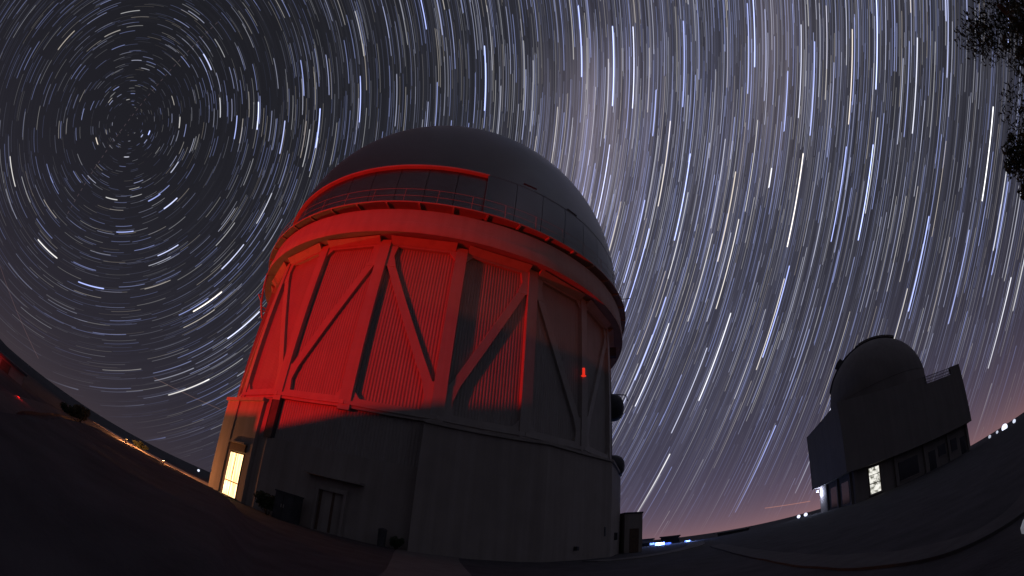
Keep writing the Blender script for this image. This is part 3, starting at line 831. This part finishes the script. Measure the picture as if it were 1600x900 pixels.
# red floodlight that paints the drum, standing on the open ground far to the left, and a weak one off to the right
def floodlight(label, x, y, aim_at, color, watts, size, blend, soft, flaps):
    gz = ground_z(x, y); lp = Vector((x, y, gz+0.55))
    fl = tag(empty('floodlight', (x, y, gz)), label, 'floodlight')
    aim = (Vector(aim_at)-lp).normalized()
    fwd = Vector((aim.x, aim.y, 0)).normalized(); rgt = Vector((fwd.y, -fwd.x, 0))
    az_f = math.atan2(fwd.x, fwd.y)
    sp = bpy.data.lights.new('flood_beam', 'SPOT'); sp.color = color; sp.energy = watts
    sp.spot_size = rad(size); sp.spot_blend = blend; sp.shadow_soft_size = soft
    so = bpy.data.objects.new('flood_beam', sp); COL.objects.link(so); so.parent = fl
    so.location = (0, 0, 0.55); so.rotation_euler = aim.to_track_quat('-Z', 'Y').to_euler()
    for az0, az1, f, d in flaps:        # barn doors, each from one bearing to another
        pts = []
        xs = [math.tan(rad(q)-az_f) for q in (az0, az1)]
        for k in (0, 1):
            q = fwd*d+rgt*xs[k]*d; pts.append((q.x, q.y, 0.55+f(q)))
        for k in (1, 0):
            q = fwd*d+rgt*xs[k]*d; pts.append((q.x, q.y, -0.1))
        vs = [Vector(q) for q in pts]; vs2 = [q+fwd*0.01 for q in vs]
        b = MB(); b.add(vs+vs2, [(0, 1, 2, 3), (7, 6, 5, 4), (0, 4, 5, 1), (1, 5, 6, 2), (2, 6, 7, 3), (3, 7, 4, 0)]); b.build('barn_door', M_black, fl)
    for sx in (-0.35, 0.35):
        b = MB(); q = rgt*sx-fwd*0.1; b.tube([(q.x, q.y, -0.1), (q.x, q.y, 0.75)], 0.02); b.build('leg', M_dark, fl)
    b = MB(); c0 = -fwd*0.22
    for s1 in (-1, 1):
        q0, q1 = c0+rgt*0.3*s1, fwd*0.02+rgt*0.34*s1
        b.add([(q0.x, q0.y, 0.3), (q1.x, q1.y, 0.25), (q1.x, q1.y, 0.9), (q0.x, q0.y, 0.85)], [(0, 1, 2, 3)])
    q0, q1 = c0-rgt*0.3, c0+rgt*0.3
    b.add([(q0.x, q0.y, 0.3), (q1.x, q1.y, 0.3), (q1.x, q1.y, 0.85), (q0.x, q0.y, 0.85)], [(0, 1, 2, 3)])
    b.build('housing', M_dark, fl)
FX, FY = TC.x-4*U*sin(rad(43)), TC.y-4*U*cos(rad(43))
floodlight('strong red floodlight with tilted barn doors on the open ground, aimed at the great observatory', FX, FY, (TC.x-6, TC.y-13, 11),
           (1.0, 0.008, 0.005), 122000, 66, 0.9, 0.007,
           ((12, 88, lambda v: 0.28*v.x-0.172*v.y, 1.0), (14, 47.2, lambda v: 0.103, 0.93), (61.0, 86, lambda v: 0.75, 0.93)))
floodlight('weak amber floodlight behind the curved kerb, aimed at the top of the lattice drum', 19.9, -9.3, (TC.x+6, TC.y-13, 17),
           (1.0, 0.17, 0.05), 3600, 60, 0.6, 0.01, ((-54, -6, lambda v: 0.312*v.length, 1.0),))

# ------------------------------------------------------------------ things on the ground
def leaf_cloud(b, centres, n, size, rng, elong=2.2):
    for c, r in centres:
        for _ in range(int(n*r[0]*r[1]*r[2]/0.1)+40 if False else n):
            v = Vector((rng.gauss(0, 1), rng.gauss(0, 1), rng.gauss(0, 1))); v = v.normalized()*(rng.random()**0.45)
            p = Vector((c[0]+v.x*r[0], c[1]+v.y*r[1], c[2]+v.z*r[2]))
            d = Vector((rng.gauss(0, 1), rng.gauss(0, 1), rng.gauss(0, 0.7))).normalized(); e = d.orthogonal().normalized()
            s_ = size*(0.6+rng.random()*0.8)
            b.add([p-d*s_*elong/2, p+e*s_/2, p+d*s_*elong/2, p-e*s_/2], [(0, 1, 2, 3)])
# tree to the right whose branches hang into the picture
rng = random.Random(5)
tp = azv(97, 7.6)
tree = tag(empty('tree', (tp.x, tp.y, 0)), 'dark leafy tree with branches hanging in beside the star trails', 'tree')
trunk = MB()
trunk.tube([(0, 0, -0.3), (0.05, 0.02, 1.2), (-0.05, 0.1, 2.8), (0.1, 0.1, 4.6), (0.05, 0.0, 6.4)], 0.19, 10, r1=0.05)
clumps = []
def at(px, py, d):
    v = pix_dir(px, py)*d; return Vector((v.x-tp.x, v.y-tp.y, v.z+CAMZ))
spots = [(1572, 40, 6.7, .26), (1560, 70, 6.8, .13), (1578, 100, 6.7, .22), (1592, 60, 6.6, .33), (1560, 235, 6.4, .15), (1575, 262, 6.4, .24), (1562, 258, 6.4, .12), (1590, 240, 6.4, .30), (1585, 300, 6.4, .12), (1605, 35, 6.6, .42), (1582, 20, 6.8, .28), (1568, 8, 7.0, .22), (1600, 85, 6.6, .30), (1583, 78, 6.7, .17), (1608, 140, 6.7, .26), (1590, 122, 6.8, .13), (1606, 185, 6.7, .22), (1602, 230, 6.4, .36), (1572, 232, 6.4, .17), (1580, 250, 6.5, .25), (1588, 215, 6.5, .20), (1606, 275, 6.4, .28), (1590, 285, 6.5, .16), (1565, 215, 6.5, .07), (1625, 120, 6.7, .5), (1640, 260, 6.6, .5), (1660, 60, 6.8, .7), (1690, 180, 6.9, .8)]
for px, py, d, r in spots: clumps.append((at(px+15, py, d), (r*0.95, r*0.95, r*0.8)))
for _ in range(24):
    a = rng.random()*2*PI; h = 3.0+rng.random()*4.4; rr_ = (0.6+rng.random()*1.0)*(1-abs(h-5)/5)
    clumps.append((Vector((cos(a)*rr_*1.1+0.7, sin(a)*rr_*1.1, h)), (0.55, 0.55, 0.45)))
for c, r in clumps[:28:2]:
    z0 = max(1.8, c.z-1.2); trunk.tube([(0.0, 0.05, z0), tuple(Vector((0, 0, z0+0.5))*0.5+c*0.5), tuple(c)], 0.05, 6, r1=0.012)
trunk.build('trunk', M_bark, tree, smooth=True)
cr = MB()
for c, r in clumps: leaf_cloud(cr, [(c, r)], int(1000*r[0]**1.7)+34, 0.040, rng, 2.8)
cr.build('crown', M_leaf, tree)
# shrubs on the bank's far end and by the plinth
def shrub(label, x, y, w, h, n, m, size=0.06, group=None):
    gz = ground_z(x, y)
    o = tag(empty('shrub', (x, y, gz)), label, 'shrub', group)
    rg = random.Random(int(x*31+y*17)); b = MB(); c = MB(); cl = []
    for i in range(9):
        a = rg.random()*2*PI; q = w*0.5*math.sqrt(rg.random()); t = Vector((cos(a)*q, sin(a)*q, h*(0.45+0.5*rg.random()*(1-q/w))))
        b.tube([(t.x*0.1, t.y*0.1, -0.1), (t.x*0.5, t.y*0.5, t.z*0.55), tuple(t)], 0.02, 5, r1=0.006)
        cl.append((t, (w*0.20, w*0.20, h*0.22)))
        cl.append((t*0.65, (w*0.22, w*0.22, h*0.2)))
    b.build('stem', M_bark, o); leaf_cloud(c, cl, n, size, rg); c.build('foliage', m, o); return o
q = azv(-52.2, 27.0); shrub('pale dry shrub catching warm light at the end of the drive', q.x, q.y, 1.1, 1.15, 130, M_shrub)
q = azv(-53.6, 28.0); shrub('dark shrub behind the pale dry shrub at the end of the drive', q.x, q.y, 1.3, 0.75, 120, M_leaf)
q = azv(-43.8, 46.0); shrub('small round bush on the far verge of the drive', q.x, q.y, 1.5, 0.75, 120, M_leaf)
aq = wall_hit(418, 790, AP+1.0); q = TC+Vector((sin(rad(aq)), -cos(rad(aq)), 0))*(AP+0.9)
shrub('dark shrub against the plinth next to the utility cabinet', q.x, q.y, 1.5, 1.3, 160, M_leaf)
aq = wall_hit(619, 848, AP+1.0); q = TC+Vector((sin(rad(aq)), -cos(rad(aq)), 0))*(AP+0.7)
shrub('knee-high plant at the head of the concrete footpath', q.x, q.y, 0.55, 0.75, 60, M_leaf, 0.05)
# utility cabinet by the plinth
aq = wall_hit(446, 795, AP+0.9); q = TC+Vector((sin(rad(aq)), -cos(rad(aq)), 0))*(AP+0.75)
cb = tag(empty('utility_cabinet', (q.x, q.y, ground_z(q.x, q.y)), rad(aq)), 'dark grey utility cabinet standing against the plinth near the side door', 'cabinet')
b = MB(); b.box(-0.62, 0.62, -0.4, 0.4, -0.1, 1.52); b.build('body', M_dark, cb)
b = MB(); b.box(-0.66, 0.66, -0.46, 0.42, 1.52, 1.60); b.build('lid', M_dark, cb)
for sx in (-0.31, 0.31):
    b = MB(); b.box(sx-0.28, sx+0.28, -0.43, -0.40, 0.1, 1.42); dd = b.build('door', M_dark, cb)
    b = MB(); b.box(sx*0.25-0.02, sx*0.25+0.02, -0.47, -0.43, 0.7, 0.9); b.build('handle', M_steel, dd)
# bin
aq = wall_hit(596, 842, AP+0.8); q = TC+Vector((sin(rad(aq)), -cos(rad(aq)), 0))*(AP+0.7)
bn = tag(empty('litter_bin', (q.x, q.y, ground_z(q.x, q.y))), 'dark upright litter bin left of the footpath against the wall', 'bin')
b = MB(); b.revolve([(0.0005, -0.05), (0.19, -0.05), (0.21, 0.85), (0.0005, 0.85)], 18); b.build('body', M_dark, bn, smooth=True)
b = MB(); b.revolve([(0.225, 0.85), (0.225, 0.91), (0.14, 0.98), (0.0005, 1.0)], 18); b.build('lid', M_dark, bn, smooth=True)
# stones
def stone(label, x, y, r, m, sink=0.3, sq=0.8, group=None):
    bm = bmesh.new(); bmesh.ops.create_icosphere(bm, subdivisions=3, radius=r)
    rg = random.Random(int(x*91+y*7)); ph = [rg.random()*6 for _ in range(6)]
    for v in bm.verts:
        n = v.co/r; k = 1+0.10*sin(n.x*4+ph[0])+0.10*sin(n.y*5+ph[1])+0.07*sin(n.z*6+ph[2])+0.04*sin((n.x+n.z)*11+ph[3])
        v.co *= k; v.co.z *= sq
    me = bpy.data.meshes.new('stone'); bm.to_mesh(me); bm.free()
    for p_ in me.polygons: p_.use_smooth = True
    me.materials.append(m)
    return tag(put('stone', me, None, (x, y, ground_z(x, y)+r*sq*(1-sink))), label, 'stone', group)
q = azv(69.35, 5.15); gz = ground_z(q.x, q.y)
pl = tag(empty('path_light', (q.x, q.y, gz)), 'small pale mushroom-shaped path light beside the curved kerb', 'lamp')
b = MB(); b.tube([(0, 0, -0.2), (0, 0, 0.12)], 0.05, 10); b.build('stem', M_dark, pl)
b = MB(); b.revolve([(0.10, -0.02), (0.135, 0.0), (0.15, 0.06), (0.12, 0.13), (0.06, 0.17), (0.0005, 0.18)], 20); b.build('lamp_shade', mat('opal_glass', (0.7, 0.72, 0.75), 0.4, emit=(0.80, 0.88, 1.0), estr=0.12), pl, loc=(0, 0, 0.02), smooth=True)
for az, d, lab in ((-49.0, 25.6, 'pale marker stone on the bank, the one nearer the shrubs'), (-47.6, 26.6, 'pale marker stone on the bank, the one nearer the lit doors')):
    q = azv(az, d); stone(lab, q.x, q.y, 0.34, M_kerb, 0.45, 0.55, 'pale marker stones on the bank')
# hut with a red marker lamp beyond the bank, far left
q = azv(-63.0, 24.0)
hut = tag(empty('equipment_hut', (q.x, q.y, ground_z(q.x, q.y)), rad(62)), 'low equipment hut glowing dim red beyond the bank', 'hut')
b = MB(); b.box(-2.0, 0.9, 0, 2.2, -0.5, 0.55); b.build('wall', M_wall, hut)
b = MB(); b.box(-2.15, 1.05, -0.15, 2.3, 0.55, 0.66); b.build('roof', M_dark, hut)
b = MB(); b.box(-0.6, 0.0, -0.03, 0.0, -0.4, 0.45); b.build('door', M_wood, hut)
q = azv(-60.8, 15.2); gz = ground_z(q.x, q.y)
mk = tag(empty('marker_lamp', (q.x, q.y, gz)), 'tiny red marker lamp on a stub post before the dim red hut', 'lamp')
b = MB(); b.tube([(0, 0, -0.3), (0, 0, 0.02)], 0.03, 8); b.build('post', M_dark, mk)
b = MB(); b.tube([(0, 0, 0.02), (0, 0, 0.13)], 0.05, 10); b.build('lens', emit_mat('marker_red', (1.0, 0.02, 0.02), 0.6), mk)
point('lamp_light', (0, 0, 0.2), (1.0, 0.02, 0.02), 2.5, 0.05, mk)
b = MB(); b.box(-0.9, -0.75, -0.12, 0.0, 0.36, 0.46); o = b.build('wall_lamp', emit_mat('hut_red', (1.0, 0.02, 0.02), 0.10), hut)  # lamp added to redden the hut front
point('lamp_light', (-0.82, -0.55, 0.40), (1.0, 0.02, 0.02), 5, 0.05, o)
